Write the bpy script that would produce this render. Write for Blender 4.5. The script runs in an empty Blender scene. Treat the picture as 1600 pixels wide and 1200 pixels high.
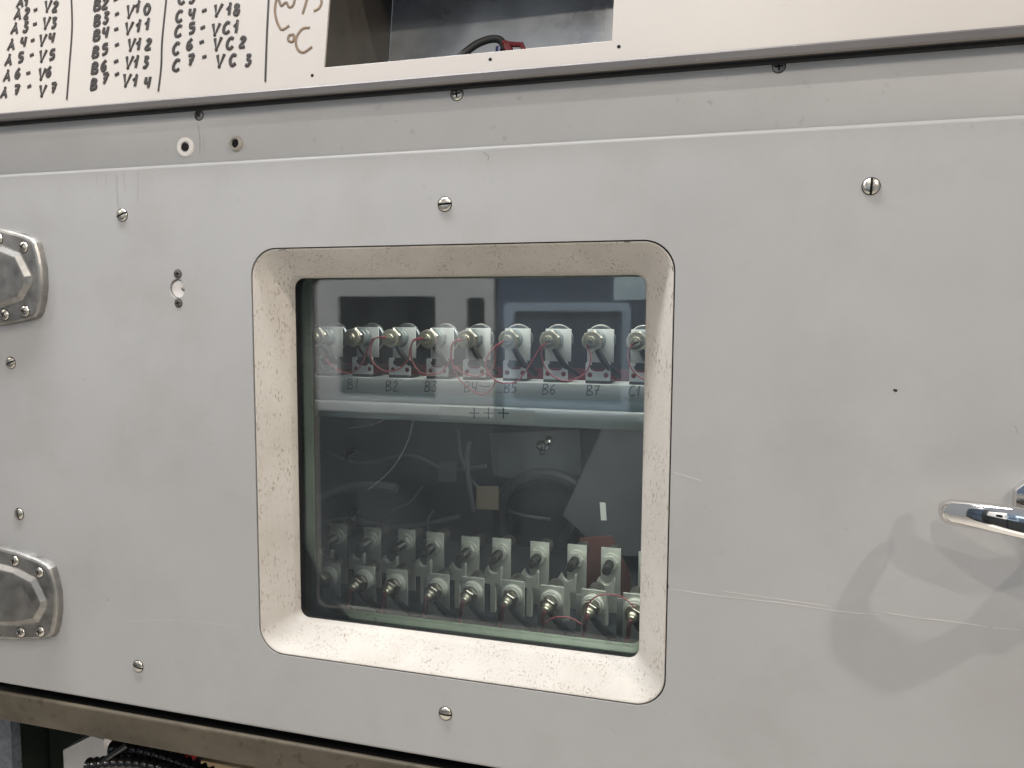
import bpy, bmesh, math, random
from mathutils import Vector, Matrix, Euler
random.seed(7)
PI = math.pi
SC = bpy.context.scene
COL = SC.collection

# ------------------------------------------------------------------ camera
CAM_POS = Vector((0.28374, -0.74731, 1.35597))
YAW, PITCH, ROLL = 0.27726806, -0.08571399, -0.00559691
FPX = 1200.0                                   # focal length in pixels of a 1600 px wide frame
M_CAM = (Matrix.Rotation(YAW, 3, 'Z') @ Matrix.Rotation(PITCH, 3, 'X') @ Matrix.Rotation(ROLL, 3, 'Y'))
cd = bpy.data.cameras.new('camera')
cam = bpy.data.objects.new('camera', cd)
COL.objects.link(cam)
cd.sensor_fit = 'HORIZONTAL'
cd.sensor_width = 36.0
cd.lens = 36.0 * FPX / 1600.0
cd.clip_start = 0.02
cd.clip_end = 100
cam.matrix_world = Matrix.Translation(CAM_POS) @ (M_CAM @ Matrix.Rotation(PI / 2, 3, 'X')).to_4x4()
SC.camera = cam


def ray(u, v):
    return M_CAM @ Vector(((u - 800) / FPX, 1.0, -(v - 600) / FPX))


def at(u, v, y=0.0):
    """point of the photograph on the vertical plane at depth y"""
    d = ray(u, v)
    return CAM_POS + d * ((y - CAM_POS.y) / d.y)


# ------------------------------------------------------------------ view, world, lamps
SC.view_settings.view_transform = 'Standard'
SC.view_settings.look = 'None'
SC.view_settings.gamma = 1
SC.view_settings.exposure = 0.0
SC.view_settings.use_curve_mapping = False

w = bpy.data.worlds.new('World')
SC.world = w
w.use_nodes = True
nt = w.node_tree
bg = nt.nodes['Background']
tc = nt.nodes.new('ShaderNodeTexCoord')
sx = nt.nodes.new('ShaderNodeSeparateXYZ')
rp = nt.nodes.new('ShaderNodeValToRGB')
mr = nt.nodes.new('ShaderNodeMapRange')
mr.inputs[1].default_value = -1
mr.inputs[2].default_value = 1
nt.links.new(tc.outputs['Generated'], sx.inputs[0])
nt.links.new(sx.outputs[2], mr.inputs[0])
nt.links.new(mr.outputs[0], rp.inputs[0])
cr = rp.color_ramp
cr.elements[0].position = 0.0
cr.elements[0].color = (0.30, 0.29, 0.28, 1)
cr.elements[1].position = 1.0
cr.elements[1].color = (0.48, 0.51, 0.57, 1)
e = cr.elements.new(0.5)
e.color = (0.455, 0.48, 0.515, 1)
nt.links.new(rp.outputs[0], bg.inputs[0])
bg.inputs[1].default_value = 0.72

TIP = at(1462, 797, -0.02)
LAMPS = [((1378, 855), 138), ((1410, 815), 136), ((1452, 822), 60), ((1535, 836), 98)]
for (sp, watt) in LAMPS:
    sh = at(sp[0], sp[1], 0.0)
    d = TIP - sh
    k = (3.4 - TIP.z) / d.z
    L = bpy.data.lights.new('ceiling_lamp', 'POINT')
    L.energy = watt
    L.color = (1.0, 0.89, 0.76)
    L.shadow_soft_size = 0.032
    o = bpy.data.objects.new('ceiling_lamp', L)
    o.location = TIP + d * k
    COL.objects.link(o)
L = bpy.data.lights.new('aisle_fill', 'AREA')  # added fill, no known source, brightens the cabinets opposite
L.shape = 'RECTANGLE'
L.size, L.size_y = 1.4, 0.3
L.energy = 100
L.color = (0.95, 0.97, 1.0)
o = bpy.data.objects.new('aisle_fill', L)
o.location = (-0.4, -0.25, 2.9)
o.rotation_euler = (math.radians(-50), 0, 0)
COL.objects.link(o)

L = bpy.data.lights.new('low_fill', 'AREA')  # added soft fill from below for the top slope of the window frame
L.shape = 'RECTANGLE'
L.size, L.size_y = 2.6, 0.6
L.energy = 4.5
L.color = (1.0, 0.92, 0.82)
o = bpy.data.objects.new('low_fill', L)
o.location = (0.2, -1.15, 0.06)
o.rotation_euler = (math.radians(138), 0, 0)
COL.objects.link(o)
L = bpy.data.lights.new('compartment_fill', 'AREA')  # added hidden fill that lifts the upper diodes, not a fitted lamp
L.shape = 'RECTANGLE'
L.size, L.size_y = 0.5, 0.08
L.energy = 2.3
L.color = (1.0, 0.98, 0.95)
o = bpy.data.objects.new('compartment_fill', L)
o.location = (0.12, 0.100, 1.515)
o.rotation_euler = (math.radians(16), 0, 0)
COL.objects.link(o)
L = bpy.data.lights.new('rail_fill', 'AREA')  # added hidden fill under the rail for the lower diode rows
L.shape = 'RECTANGLE'
L.size, L.size_y = 0.5, 0.05
L.energy = 1.0
L.color = (0.96, 1.0, 0.95)
o = bpy.data.objects.new('rail_fill', L)
o.location = (0.27, 0.150, 1.2275)
o.rotation_euler = (math.radians(-4), 0, 0)
COL.objects.link(o)


# ------------------------------------------------------------------ material helpers
def new_mat(name):
    m = bpy.data.materials.new(name)
    m.use_nodes = True
    n = m.node_tree
    return m, n, n.nodes['Principled BSDF']


def mat(name, col, rough=0.5, metal=0.0, var=0.0, scale=20.0, stretch=(1, 1, 1), bump=0.0, bscale=80.0,
        bstretch=(1, 1, 1), specks=0.0, sscale=150.0, sstretch=(1, 1, 1), speck_col=(0.05, 0.04, 0.03), sth=0.62,
        rvar=0.0, spec=0.5, dirt=0.0, dirt_col=(0.2, 0.17, 0.13), dscale=6.0):
    m, n, p = new_mat(name)
    N, K = n.nodes, n.links
    p.inputs['Roughness'].default_value = rough
    p.inputs['Metallic'].default_value = metal
    p.inputs['Specular IOR Level'].default_value = spec
    t = N.new('ShaderNodeTexCoord')

    def mapped(st):
        mp = N.new('ShaderNodeMapping')
        mp.inputs['Scale'].default_value = st
        K.new(t.outputs['Object'], mp.inputs[0])
        return mp.outputs[0]

    def noise(sc, st, det=5.0, ro=0.6):
        z = N.new('ShaderNodeTexNoise')
        z.inputs['Scale'].default_value = sc
        z.inputs['Detail'].default_value = det
        z.inputs['Roughness'].default_value = ro
        K.new(mapped(st), z.inputs['Vector'])
        return z.outputs[0]

    def mix(fac, a, b):
        x = N.new('ShaderNodeMix')
        x.data_type = 'RGBA'
        K.new(fac, x.inputs[0])
        for s, val in ((6, a), (7, b)):
            if isinstance(val, tuple):
                x.inputs[s].default_value = val if len(val) == 4 else (*val, 1)
            else:
                K.new(val, x.inputs[s])
        return x.outputs[2]

    def ramp(src, lo, hi, a=0.0, b=1.0):
        r = N.new('ShaderNodeMapRange')
        r.inputs[1].default_value = lo
        r.inputs[2].default_value = hi
        r.inputs[3].default_value = a
        r.inputs[4].default_value = b
        K.new(src, r.inputs[0])
        return r.outputs[0]

    c = (*col, 1)
    if var:
        a = tuple(min(1, x * (1 - var)) for x in col)
        b = tuple(min(1, x * (1 + var)) for x in col)
        c = mix(ramp(noise(scale, stretch), 0.3, 0.7), a, b)
    if dirt:
        c = mix(ramp(noise(dscale, (1, 1, 1), 6, 0.65), 0.5, 0.75, 0, dirt), c, dirt_col)
    if specks:
        a = noise(sscale, sstretch, 2.0, 0.5)
        b = noise(sscale * 0.08, (1, 1, 1), 3.0, 0.6)
        mu = N.new('ShaderNodeMath')
        mu.operation = 'MULTIPLY'
        K.new(ramp(a, sth, sth + 0.08), mu.inputs[0])
        K.new(ramp(b, 0.4, 0.65, 0.0, specks), mu.inputs[1])
        c = mix(mu.outputs[0], c, speck_col)
    if isinstance(c, tuple):
        p.inputs['Base Color'].default_value = c
    else:
        K.new(c, p.inputs['Base Color'])
    if rvar:
        K.new(ramp(noise(scale * 1.7, stretch), 0.3, 0.7, max(0.02, rough - rvar), rough + rvar), p.inputs['Roughness'])
    if bump:
        bn = N.new('ShaderNodeBump')
        bn.inputs['Strength'].default_value = bump
        bn.inputs['Distance'].default_value = 0.002
        K.new(noise(bscale, bstretch, 3.0), bn.inputs['Height'])
        K.new(bn.outputs[0], p.inputs['Normal'])
    return m


MT = {}
MT['door'] = mat('grey_door_paint', (0.405, 0.402, 0.396), 0.46, 0, var=0.06, scale=3.2, bump=0.035, bscale=150,
                 bstretch=(0.2, 1, 1), specks=0.35, sscale=70, sth=0.68, speck_col=(0.27, 0.26, 0.245), rvar=0.09,
                 dirt=0.42, dirt_col=(0.315, 0.30, 0.285), dscale=7)
MT['band'] = mat('grey_header_paint', (0.45, 0.45, 0.445), 0.42, 0, var=0.05, scale=7, bump=0.04, bscale=120,
                 bstretch=(0.2, 1, 1), specks=0.5, sscale=90, sth=0.66, speck_col=(0.28, 0.27, 0.26), rvar=0.06,
                 dirt=0.25, dirt_col=(0.34, 0.33, 0.32), dscale=5)
MT['cream'] = mat('worn_cream_paint', (0.54, 0.505, 0.455), 0.6, 0, spec=0.25, var=0.10, scale=10, stretch=(1, 1, 0.5), bump=0.18,
                  bscale=300, specks=0.8, sscale=620, sstretch=(0.8, 0.8, 0.3), speck_col=(0.25, 0.20, 0.15), sth=0.56,
                  dirt=0.5, dirt_col=(0.36, 0.315, 0.26), dscale=6)
MT['white'] = mat('white_panel_paint', (0.445, 0.41, 0.375), 0.42, 0, var=0.03, scale=6, specks=0.3, sscale=120, sth=0.7,
                  speck_col=(0.4, 0.33, 0.26), dirt=0.12, dirt_col=(0.5, 0.45, 0.4), dscale=4)
MT['trim'] = mat('grey_trim_metal', (0.17, 0.16, 0.155), 0.38, 0.6, var=0.2, scale=8, stretch=(0.3, 1, 1), specks=0.5,
                 sscale=160, sth=0.7, speck_col=(0.5, 0.47, 0.43))
MT['rubber'] = mat('black_rubber', (0.012, 0.012, 0.012), 0.6)
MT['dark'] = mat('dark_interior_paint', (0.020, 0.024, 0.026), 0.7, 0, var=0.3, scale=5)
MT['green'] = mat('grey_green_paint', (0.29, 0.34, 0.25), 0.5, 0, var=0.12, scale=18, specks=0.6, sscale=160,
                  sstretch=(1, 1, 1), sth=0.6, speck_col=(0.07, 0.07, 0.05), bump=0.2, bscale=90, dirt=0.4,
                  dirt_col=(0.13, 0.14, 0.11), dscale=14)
MT['steel'] = mat('dull_steel', (0.34, 0.33, 0.31), 0.48, 1.0, var=0.28, scale=24, rvar=0.14, dirt=0.75,
                  dirt_col=(0.13, 0.12, 0.10), dscale=14, bump=0.08, bscale=150)
MT['screw'] = mat('nickel_screw', (0.55, 0.52, 0.46), 0.34, 1.0, var=0.15, scale=90, rvar=0.1)
MT['screwdark'] = mat('aged_screw', (0.22, 0.2, 0.18), 0.4, 0.9, var=0.3, scale=150)
MT['chrome'] = mat('chrome', (0.78, 0.76, 0.73), 0.06, 1.0, rvar=0.04, scale=40)
MT['whiteplastic'] = mat('white_plastic', (0.78, 0.75, 0.72), 0.4)
MT['greyplastic'] = mat('beige_bushing', (0.33, 0.31, 0.27), 0.45, var=0.1, scale=100)
MT['hole'] = mat('hole_black', (0.008, 0.008, 0.008), 0.9)
MT['ledge'] = mat('dirty_bare_metal', (0.105, 0.088, 0.062), 0.65, 0.3, var=0.35, scale=14, stretch=(0.5, 1, 1), specks=0.9,
                  sscale=70, sth=0.58, speck_col=(0.045, 0.035, 0.025), dirt=0.85, dirt_col=(0.06, 0.048, 0.032), dscale=16,
                  bump=0.25, bscale=60)
MT['recess'] = mat('brownish_recess_metal', (0.085, 0.075, 0.062), 0.5, 0.3, var=0.3, scale=10)
MT['alu'] = mat('bare_aluminium', (0.46, 0.49, 0.52), 0.38, 0.85, var=0.5, scale=7, rvar=0.14, dirt=0.35,
                dirt_col=(0.25, 0.22, 0.18), dscale=7)
MT['rail'] = mat('pale_green_rail_paint', (0.60, 0.625, 0.60), 0.42, 0, var=0.08, scale=9, stretch=(0.4, 1, 1), specks=0.7,
                 sscale=120, sstretch=(0.4, 1, 1), sth=0.66, speck_col=(0.15, 0.16, 0.15))
MT['railmid'] = mat('blue_grey_rail_paint', (0.36, 0.44, 0.46), 0.42, 0, var=0.08, scale=9, stretch=(0.4, 1, 1))
MT['fin'] = mat('brushed_fin_plate', (0.62, 0.63, 0.60), 0.45, 0.35, var=0.1, scale=30, rvar=0.1)
MT['bracket'] = mat('bright_bracket_steel', (0.78, 0.80, 0.80), 0.4, 0.2, var=0.06, scale=40)
MT['finlow'] = mat('dusty_fin_plate', (0.60, 0.60, 0.53), 0.5, 0.1, var=0.14, scale=35, rvar=0.1)
MT['can'] = mat('pale_tinned_can', (0.10, 0.115, 0.12), 0.22, 0.5, var=0.1, scale=60)
MT['fingrey'] = mat('grimy_fin', (0.26, 0.26, 0.24), 0.6, 0.1, var=0.4, scale=60, stretch=(1, 1, 0.4))
MT['ceramic'] = mat('glazed_ceramic', (0.13, 0.155, 0.15), 0.22, 0, var=0.1, scale=40)
MT['plast'] = mat('ivory_washer', (0.58, 0.57, 0.50), 0.45, 0, var=0.08, scale=60)
MT['brass'] = mat('yellowed_brass', (0.55, 0.51, 0.40), 0.34, 0.85, var=0.15, scale=60, rvar=0.1)
MT['nut'] = mat('dark_steel_nut', (0.36, 0.34, 0.29), 0.28, 1.0, var=0.2, scale=80)
MT['stud'] = mat('black_oxide_stud', (0.10, 0.095, 0.085), 0.32, 0.8, var=0.25, scale=120)
MT['sleeve'] = mat('black_cable_sleeve', (0.018, 0.02, 0.02), 0.5)
MT['redwire'] = mat('red_wire_insulation', (0.50, 0.11, 0.125), 0.45)
MT['redlead'] = mat('dark_red_sleeve', (0.10, 0.016, 0.02), 0.5)
MT['ink'] = mat('black_marker_ink', (0.018, 0.014, 0.012), 0.5, var=0.3, scale=60)
MT['inkbrown'] = mat('brown_marker_ink', (0.16, 0.105, 0.06), 0.5, var=0.3, scale=60)
MT['pencil'] = mat('pencil_mark', (0.07, 0.08, 0.08), 0.6)
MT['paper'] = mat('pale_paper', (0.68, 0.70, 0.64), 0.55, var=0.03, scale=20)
MT['scuff'] = mat('pale_scuff', (0.58, 0.56, 0.53), 0.6)
MT['scuffmid'] = mat('grey_scuff', (0.16, 0.155, 0.15), 0.5)
MT['scuffdark'] = mat('faint_drip', (0.365, 0.362, 0.357), 0.42)
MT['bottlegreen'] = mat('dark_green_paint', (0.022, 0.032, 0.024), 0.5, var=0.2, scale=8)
MT['bluegrey'] = mat('blue_grey_hammered', (0.10, 0.115, 0.13), 0.5, var=0.4, scale=140)
MT['boxgrey'] = mat('pale_grey_box_paint', (0.46, 0.45, 0.44), 0.5, var=0.1, scale=10, dirt=0.4, dirt_col=(0.25, 0.24, 0.22))
MT['hose'] = mat('black_corrugated_plastic', (0.012, 0.012, 0.012), 0.22, spec=0.6)
MT['red'] = mat('red_plastic', (0.48, 0.035, 0.045), 0.4)
MT['darkred'] = mat('dark_red_plastic', (0.20, 0.02, 0.025), 0.45)
MT['blue'] = mat('blue_tip', (0.03, 0.035, 0.12), 0.4)
MT['tan'] = mat('tan_card', (0.15, 0.125, 0.09), 0.6, var=0.1, scale=12)
MT['ochre'] = mat('ochre_plastic', (0.62, 0.45, 0.26), 0.5)
MT['brown'] = mat('reflected_red_brown', (0.13, 0.055, 0.045), 0.55, var=0.15, scale=8)
MT['sheet'] = mat('grey_cable_and_reflection', (0.070, 0.070, 0.076), 0.5, var=0.25, scale=10)
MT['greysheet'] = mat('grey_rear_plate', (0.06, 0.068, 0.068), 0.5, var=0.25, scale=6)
MT['oppwhite'] = mat('opposite_pale_paint', (0.72, 0.70, 0.68), 0.5, var=0.04, scale=3)
MT['oppblue'] = mat('opposite_blue_paint', (0.07, 0.10, 0.15), 0.5, var=0.2, scale=3)
MT['oppframe'] = mat('opposite_frame_paint', (0.42, 0.52, 0.64), 0.5, var=0.08, scale=5)
MT['skyreflect'] = mat('painted_sky_reflection', (0.70, 0.85, 0.95), 0.5, var=0.2, scale=12)
MT['floor'] = mat('workshop_floor', (0.72, 0.66, 0.58), 0.6, var=0.1, scale=4)


def glass_mat():
    m, n, p = new_mat('dusty_window_glass')
    N, K = n.nodes, n.links
    N.remove(p)
    out = N['Material Output']
    tr = N.new('ShaderNodeBsdfTransparent')
    tr.inputs[0].default_value = (0.945, 0.975, 0.962, 1)
    gl = N.new('ShaderNodeBsdfGlossy')
    gl.inputs['Roughness'].default_value = 0.028
    fr = N.new('ShaderNodeFresnel')
    fr.inputs[0].default_value = 1.75
    mx = N.new('ShaderNodeMixShader')
    K.new(fr.outputs[0], mx.inputs[0])
    K.new(tr.outputs[0], mx.inputs[1])
    K.new(gl.outputs[0], mx.inputs[2])
    df = N.new('ShaderNodeBsdfDiffuse')
    df.inputs[0].default_value = (0.50, 0.56, 0.60, 1)
    t = N.new('ShaderNodeTexCoord')
    z = N.new('ShaderNodeTexNoise')
    z.inputs['Scale'].default_value = 9
    z.inputs['Detail'].default_value = 6
    K.new(t.outputs['Object'], z.inputs['Vector'])
    r = N.new('ShaderNodeMapRange')
    r.inputs[1].default_value = 0.3
    r.inputs[2].default_value = 0.75
    r.inputs[3].default_value = 0.016
    r.inputs[4].default_value = 0.105
    mp = N.new('ShaderNodeMapping')
    mp.inputs['Scale'].default_value = (14, 14, 5)
    mp.inputs['Rotation'].default_value = (0, 0.5, 0)
    K.new(t.outputs['Object'], mp.inputs[0])
    z2 = N.new('ShaderNodeTexNoise')
    z2.inputs['Scale'].default_value = 1.6
    z2.inputs['Detail'].default_value = 8
    z2.inputs['Roughness'].default_value = 0.75
    z2.inputs['Distortion'].default_value = 1.2
    K.new(mp.outputs[0], z2.inputs['Vector'])
    av = N.new('ShaderNodeMath')
    av.operation = 'MULTIPLY_ADD'
    av.inputs[1].default_value = 0.5
    K.new(z2.outputs[0], av.inputs[0])
    hf = N.new('ShaderNodeMath')
    hf.operation = 'MULTIPLY'
    hf.inputs[1].default_value = 0.5
    K.new(z.outputs[0], hf.inputs[0])
    K.new(hf.outputs[0], av.inputs[2])
    K.new(av.outputs[0], r.inputs[0])
    m2 = N.new('ShaderNodeMixShader')
    K.new(r.outputs[0], m2.inputs[0])
    K.new(mx.outputs[0], m2.inputs[1])
    K.new(df.outputs[0], m2.inputs[2])
    K.new(m2.outputs[0], out.inputs[0])
    return m


MT['glass'] = glass_mat()


# ------------------------------------------------------------------ mesh helpers
def finish(me, angle=35):
    for p in me.polygons:
        p.use_smooth = True
    me.set_sharp_from_angle(angle=math.radians(angle))


def link(name, me, m, parent=None, loc=(0, 0, 0)):
    o = bpy.data.objects.new(name, me)
    COL.objects.link(o)
    if m is not None:
        me.materials.clear()
        me.materials.append(MT[m])
    o.location = loc
    if parent is not None:
        o.parent = parent
    return o


def obj(name, bm, m, parent=None, loc=(0, 0, 0), angle=35):
    me = bpy.data.meshes.new(name)
    bmesh.ops.recalc_face_normals(bm, faces=bm.faces)
    bm.to_mesh(me)
    bm.free()
    finish(me, angle)
    return link(name, me, m, parent, loc)


def thing(name, label, cat, loc=(0, 0, 0), group=None):
    o = bpy.data.objects.new(name, None)
    o.empty_display_size = 0.02
    COL.objects.link(o)
    o.location = loc
    o['label'] = label
    o['category'] = cat
    if group:
        o['group'] = group
    return o


def tag(o, label, cat, group=None):
    o['label'] = label
    o['category'] = cat
    if group:
        o['group'] = group
    return o


def box(bm, x0, x1, y0, y1, z0, z1, bev=0.0):
    r = bmesh.ops.create_cube(bm, size=1.0, matrix=Matrix.Translation(((x0 + x1) / 2, (y0 + y1) / 2, (z0 + z1) / 2))
                              @ Matrix.Diagonal((abs(x1 - x0), abs(y1 - y0), abs(z1 - z0), 1)))
    if bev:
        es = list({e for v in r['verts'] for e in v.link_edges})
        bmesh.ops.bevel(bm, geom=es, offset=bev, segments=2, affect='EDGES', profile=0.5)


def BM():
    return bmesh.new()


def rr(x0, x1, z0, z1, r, n=8):
    pts = []
    for cx, cz, a0 in ((x1 - r, z1 - r, 0), (x0 + r, z1 - r, 90), (x0 + r, z0 + r, 180), (x1 - r, z0 + r, 270)):
        for i in range(n + 1):
            a = math.radians(a0 + 90 * i / n)
            pts.append((cx + r * math.cos(a), cz + r * math.sin(a)))
    return pts


def circ(cx, cz, r, n=28, rz=None):
    rz = rz or r
    return [(cx + r * math.cos(2 * PI * i / n), cz + rz * math.sin(2 * PI * i / n)) for i in range(n)]


def plate_mesh(name, outlines, thick, bev=0.0, seg=2):
    """flat plate in the XZ plane, front face at y=0, back at y=thick, holes allowed"""
    c = bpy.data.curves.new(name, 'CURVE')
    c.dimensions = '2D'
    c.fill_mode = 'BOTH'
    c.extrude = thick / 2 - bev
    c.bevel_depth = bev
    c.bevel_resolution = seg
    c.offset = -bev
    for ol in outlines:
        s = c.splines.new('POLY')
        s.points.add(len(ol) - 1)
        for i, (x, z) in enumerate(ol):
            s.points[i].co = (x, z, 0, 1)
        s.use_cyclic_u = True
    o = bpy.data.objects.new(name, c)
    COL.objects.link(o)
    dg = bpy.context.evaluated_depsgraph_get()
    me = bpy.data.meshes.new_from_object(o.evaluated_get(dg))
    bpy.data.objects.remove(o)
    bpy.data.curves.remove(c)
    me.transform(Matrix.Translation((0, thick / 2, 0)) @ Matrix.Rotation(PI / 2, 4, 'X'))
    bm = BM()
    bm.from_mesh(me)
    bmesh.ops.remove_doubles(bm, verts=bm.verts, dist=1e-6)
    bmesh.ops.recalc_face_normals(bm, faces=bm.faces)
    bm.to_mesh(me)
    bm.free()
    for p in me.polygons:
        p.use_smooth = False
    me.name = name
    return me


def plate(name, outlines, thick, m, parent=None, loc=(0, 0, 0), bev=0.0, seg=2):
    return link(name, plate_mesh(name, outlines, thick, bev, seg), m, parent, loc)


def loft(bm, rings, closed=True, cap0=False, cap1=False):
    vs = [[bm.verts.new(p) for p in r] for r in rings]
    n = len(vs[0])
    for a, b in zip(vs, vs[1:]):
        for i in range(n if closed else n - 1):
            j = (i + 1) % n
            bm.faces.new((a[i], a[j], b[j], b[i]))
    if cap0:
        bm.faces.new(vs[0])
    if cap1:
        bm.faces.new(vs[-1])


def lathe(bm, prof, n=24, c=(0, 0, 0), rot=0.0, mat4=None):
    """profile [(radius, y)] turned about the Y axis"""
    rings = []
    for r, y in prof:
        rings.append([Vector((c[0] + r * math.cos(rot + 2 * PI * i / n), c[1] + y, c[2] + r * math.sin(rot + 2 * PI * i / n)))
                      for i in range(n)])
    if mat4:
        rings = [[mat4 @ p for p in r] for r in rings]
    loft(bm, rings, True, True, True)


def smooth_path(pts, sub=6):
    pts = [Vector(p) for p in pts]
    if len(pts) < 3 or sub <= 1:
        return pts
    out = []
    P = [pts[0] * 2 - pts[1]] + pts + [pts[-1] * 2 - pts[-2]]
    for i in range(1, len(P) - 2):
        a, b, c, d = P[i - 1], P[i], P[i + 1], P[i + 2]
        for k in range(sub):
            t = k / sub
            out.append(0.5 * ((2 * b) + (-a + c) * t + (2 * a - 5 * b + 4 * c - d) * t * t + (-a + 3 * b - 3 * c + d) * t ** 3))
    out.append(pts[-1])
    return out


def tube(bm, pts, r, n=10, sub=6, flat=None, normal=None, rads=None):
    """round tube; with normal + flat the section is squashed along the normal"""
    path = smooth_path(pts, sub)
    rings = []
    up = None
    for i, p in enumerate(path):
        t = (path[min(i + 1, len(path) - 1)] - path[max(i - 1, 0)])
        if t.length < 1e-9:
            t = Vector((1, 0, 0))
        t.normalize()
        if normal is not None:
            nn = Vector(normal).normalized()
            s = t.cross(nn)
            if s.length < 1e-6:
                s = Vector((1, 0, 0))
            s.normalize()
            u = nn
        else:
            if up is None:
                up = Vector((0, 0, 1)) if abs(t.z) < 0.9 else Vector((0, 1, 0))
            s = t.cross(up).normalized()
            u = s.cross(t).normalized()
            up = u
        rad = r if rads is None else r * rads[min(len(rads) - 1, int(i / max(1, len(path) - 1) * (len(rads) - 1) + 0.5))]
        f = flat if flat else 1.0
        rings.append([p + s * (rad * math.cos(2 * PI * k / n)) + u * (rad * f * math.sin(2 * PI * k / n)) for k in range(n)])
    loft(bm, rings, True, True, True)


def boolean_cut(me, cutter_bm):
    a = bpy.data.objects.new('tmp_a', me)
    cm = bpy.data.meshes.new('tmp_c')
    bmesh.ops.recalc_face_normals(cutter_bm, faces=cutter_bm.faces)
    cutter_bm.to_mesh(cm)
    cutter_bm.free()
    b = bpy.data.objects.new('tmp_b', cm)
    COL.objects.link(a)
    COL.objects.link(b)
    md = a.modifiers.new('cut', 'BOOLEAN')
    md.operation = 'DIFFERENCE'
    md.solver = 'EXACT'
    md.object = b
    dg = bpy.context.evaluated_depsgraph_get()
    out = bpy.data.meshes.new_from_object(a.evaluated_get(dg))
    bpy.data.objects.remove(a)
    bpy.data.objects.remove(b)
    finish(out, 30)
    return out


def copy_tree(o, parent=None):
    c = o.copy()
    COL.objects.link(c)
    if parent is not None:
        c.parent = parent
    for ch in o.children:
        copy_tree(ch, c)
    return c


# ------------------------------------------------------------------ screws (meshes shared by copies)
def mesh_of(bm, name, m, m2=None):
    me = bpy.data.meshes.new(name)
    bmesh.ops.recalc_face_normals(bm, faces=bm.faces)
    bm.to_mesh(me)
    bm.free()
    finish(me, 35)
    me.materials.append(MT[m])
    return me


def slotted_mesh(r):
    bm = BM()
    lathe(bm, [(r, 0.0015), (r, -0.0006), (r * 0.93, -0.0014), (r * 0.75, -0.0021), (r * 0.45, -0.0027), (r * 0.1, -0.0029)], 28)
    me = mesh_of(bm, 'slotted_screw', 'screw')
    cb = BM()
    box(cb, -r * 1.3, r * 1.3, -0.006, 0.0006, -r * 0.15, r * 0.15)
    me = boolean_cut(me, cb)
    me.materials.clear()
    me.materials.append(MT['screw'])
    me.materials.append(MT['hole'])
    b2 = BM()
    b2.from_mesh(me)
    k = len(b2.faces)
    lathe(b2, [(r * 1.09, 0.0004), (r * 1.09, -0.00035), (r * 0.9, -0.0005), (r * 0.5, -0.0006)], 28)
    b2.faces.ensure_lookup_table()
    for f in b2.faces[k:]:
        f.material_index = 1
    b2.to_mesh(me)
    b2.free()
    finish(me, 30)
    return me


def phillips_mesh(r, m, dome=0.0022):
    bm = BM()
    lathe(bm, [(r, 0.0015), (r, -0.0004), (r * 0.9, -dome * 0.5), (r * 0.6, -dome * 0.85), (r * 0.1, -dome)], 24)
    me = mesh_of(bm, 'phillips_screw', m)
    cb = BM()
    a = math.radians(20)
    for q in (0, PI / 2):
        b2 = BM()
        box(b2, -r * 0.62, r * 0.62, -0.008, 0.0010, -r * 0.15, r * 0.15)
        bmesh.ops.rotate(b2, verts=b2.verts, cent=(0, 0, 0), matrix=Matrix.Rotation(q, 3, 'Y'))
        if q:
            me_t = bpy.data.meshes.new('t')
            b2.to_mesh(me_t)
            me = boolean_cut(me, b2)
        else:
            me = boolean_cut(me, b2)
    cb.free()
    me.materials.clear()
    me.materials.append(MT[m])
    me.materials.append(MT['hole'])
    b2 = BM()
    b2.from_mesh(me)
    k = len(b2.faces)
    lathe(b2, [(r * 1.13, 0.0006), (r * 1.13, -0.00025), (r * 0.9, -0.0003), (r * 0.3, -0.0002)], 24)
    b2.faces.ensure_lookup_table()
    for f in b2.faces[k:]:
        f.material_index = 1
    b2.to_mesh(me)
    b2.free()
    finish(me, 30)
    return me


SLOT = slotted_mesh(0.0071)
PHIL = phillips_mesh(0.0062, 'screw')
PHILD = phillips_mesh(0.0054, 'screwdark', 0.0012)
PHILS = phillips_mesh(0.0046, 'screwdark', 0.0010)
PHILH = phillips_mesh(0.0066, 'screw', 0.0028)


def screw(name, me, parent, x, y, z, ang=0.0):
    o = bpy.data.objects.new(name, me)
    COL.objects.link(o)
    o.parent = parent
    o.location = (x, y, z)
    o.rotation_euler = (0, -math.radians(ang), 0)
    return o


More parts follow.
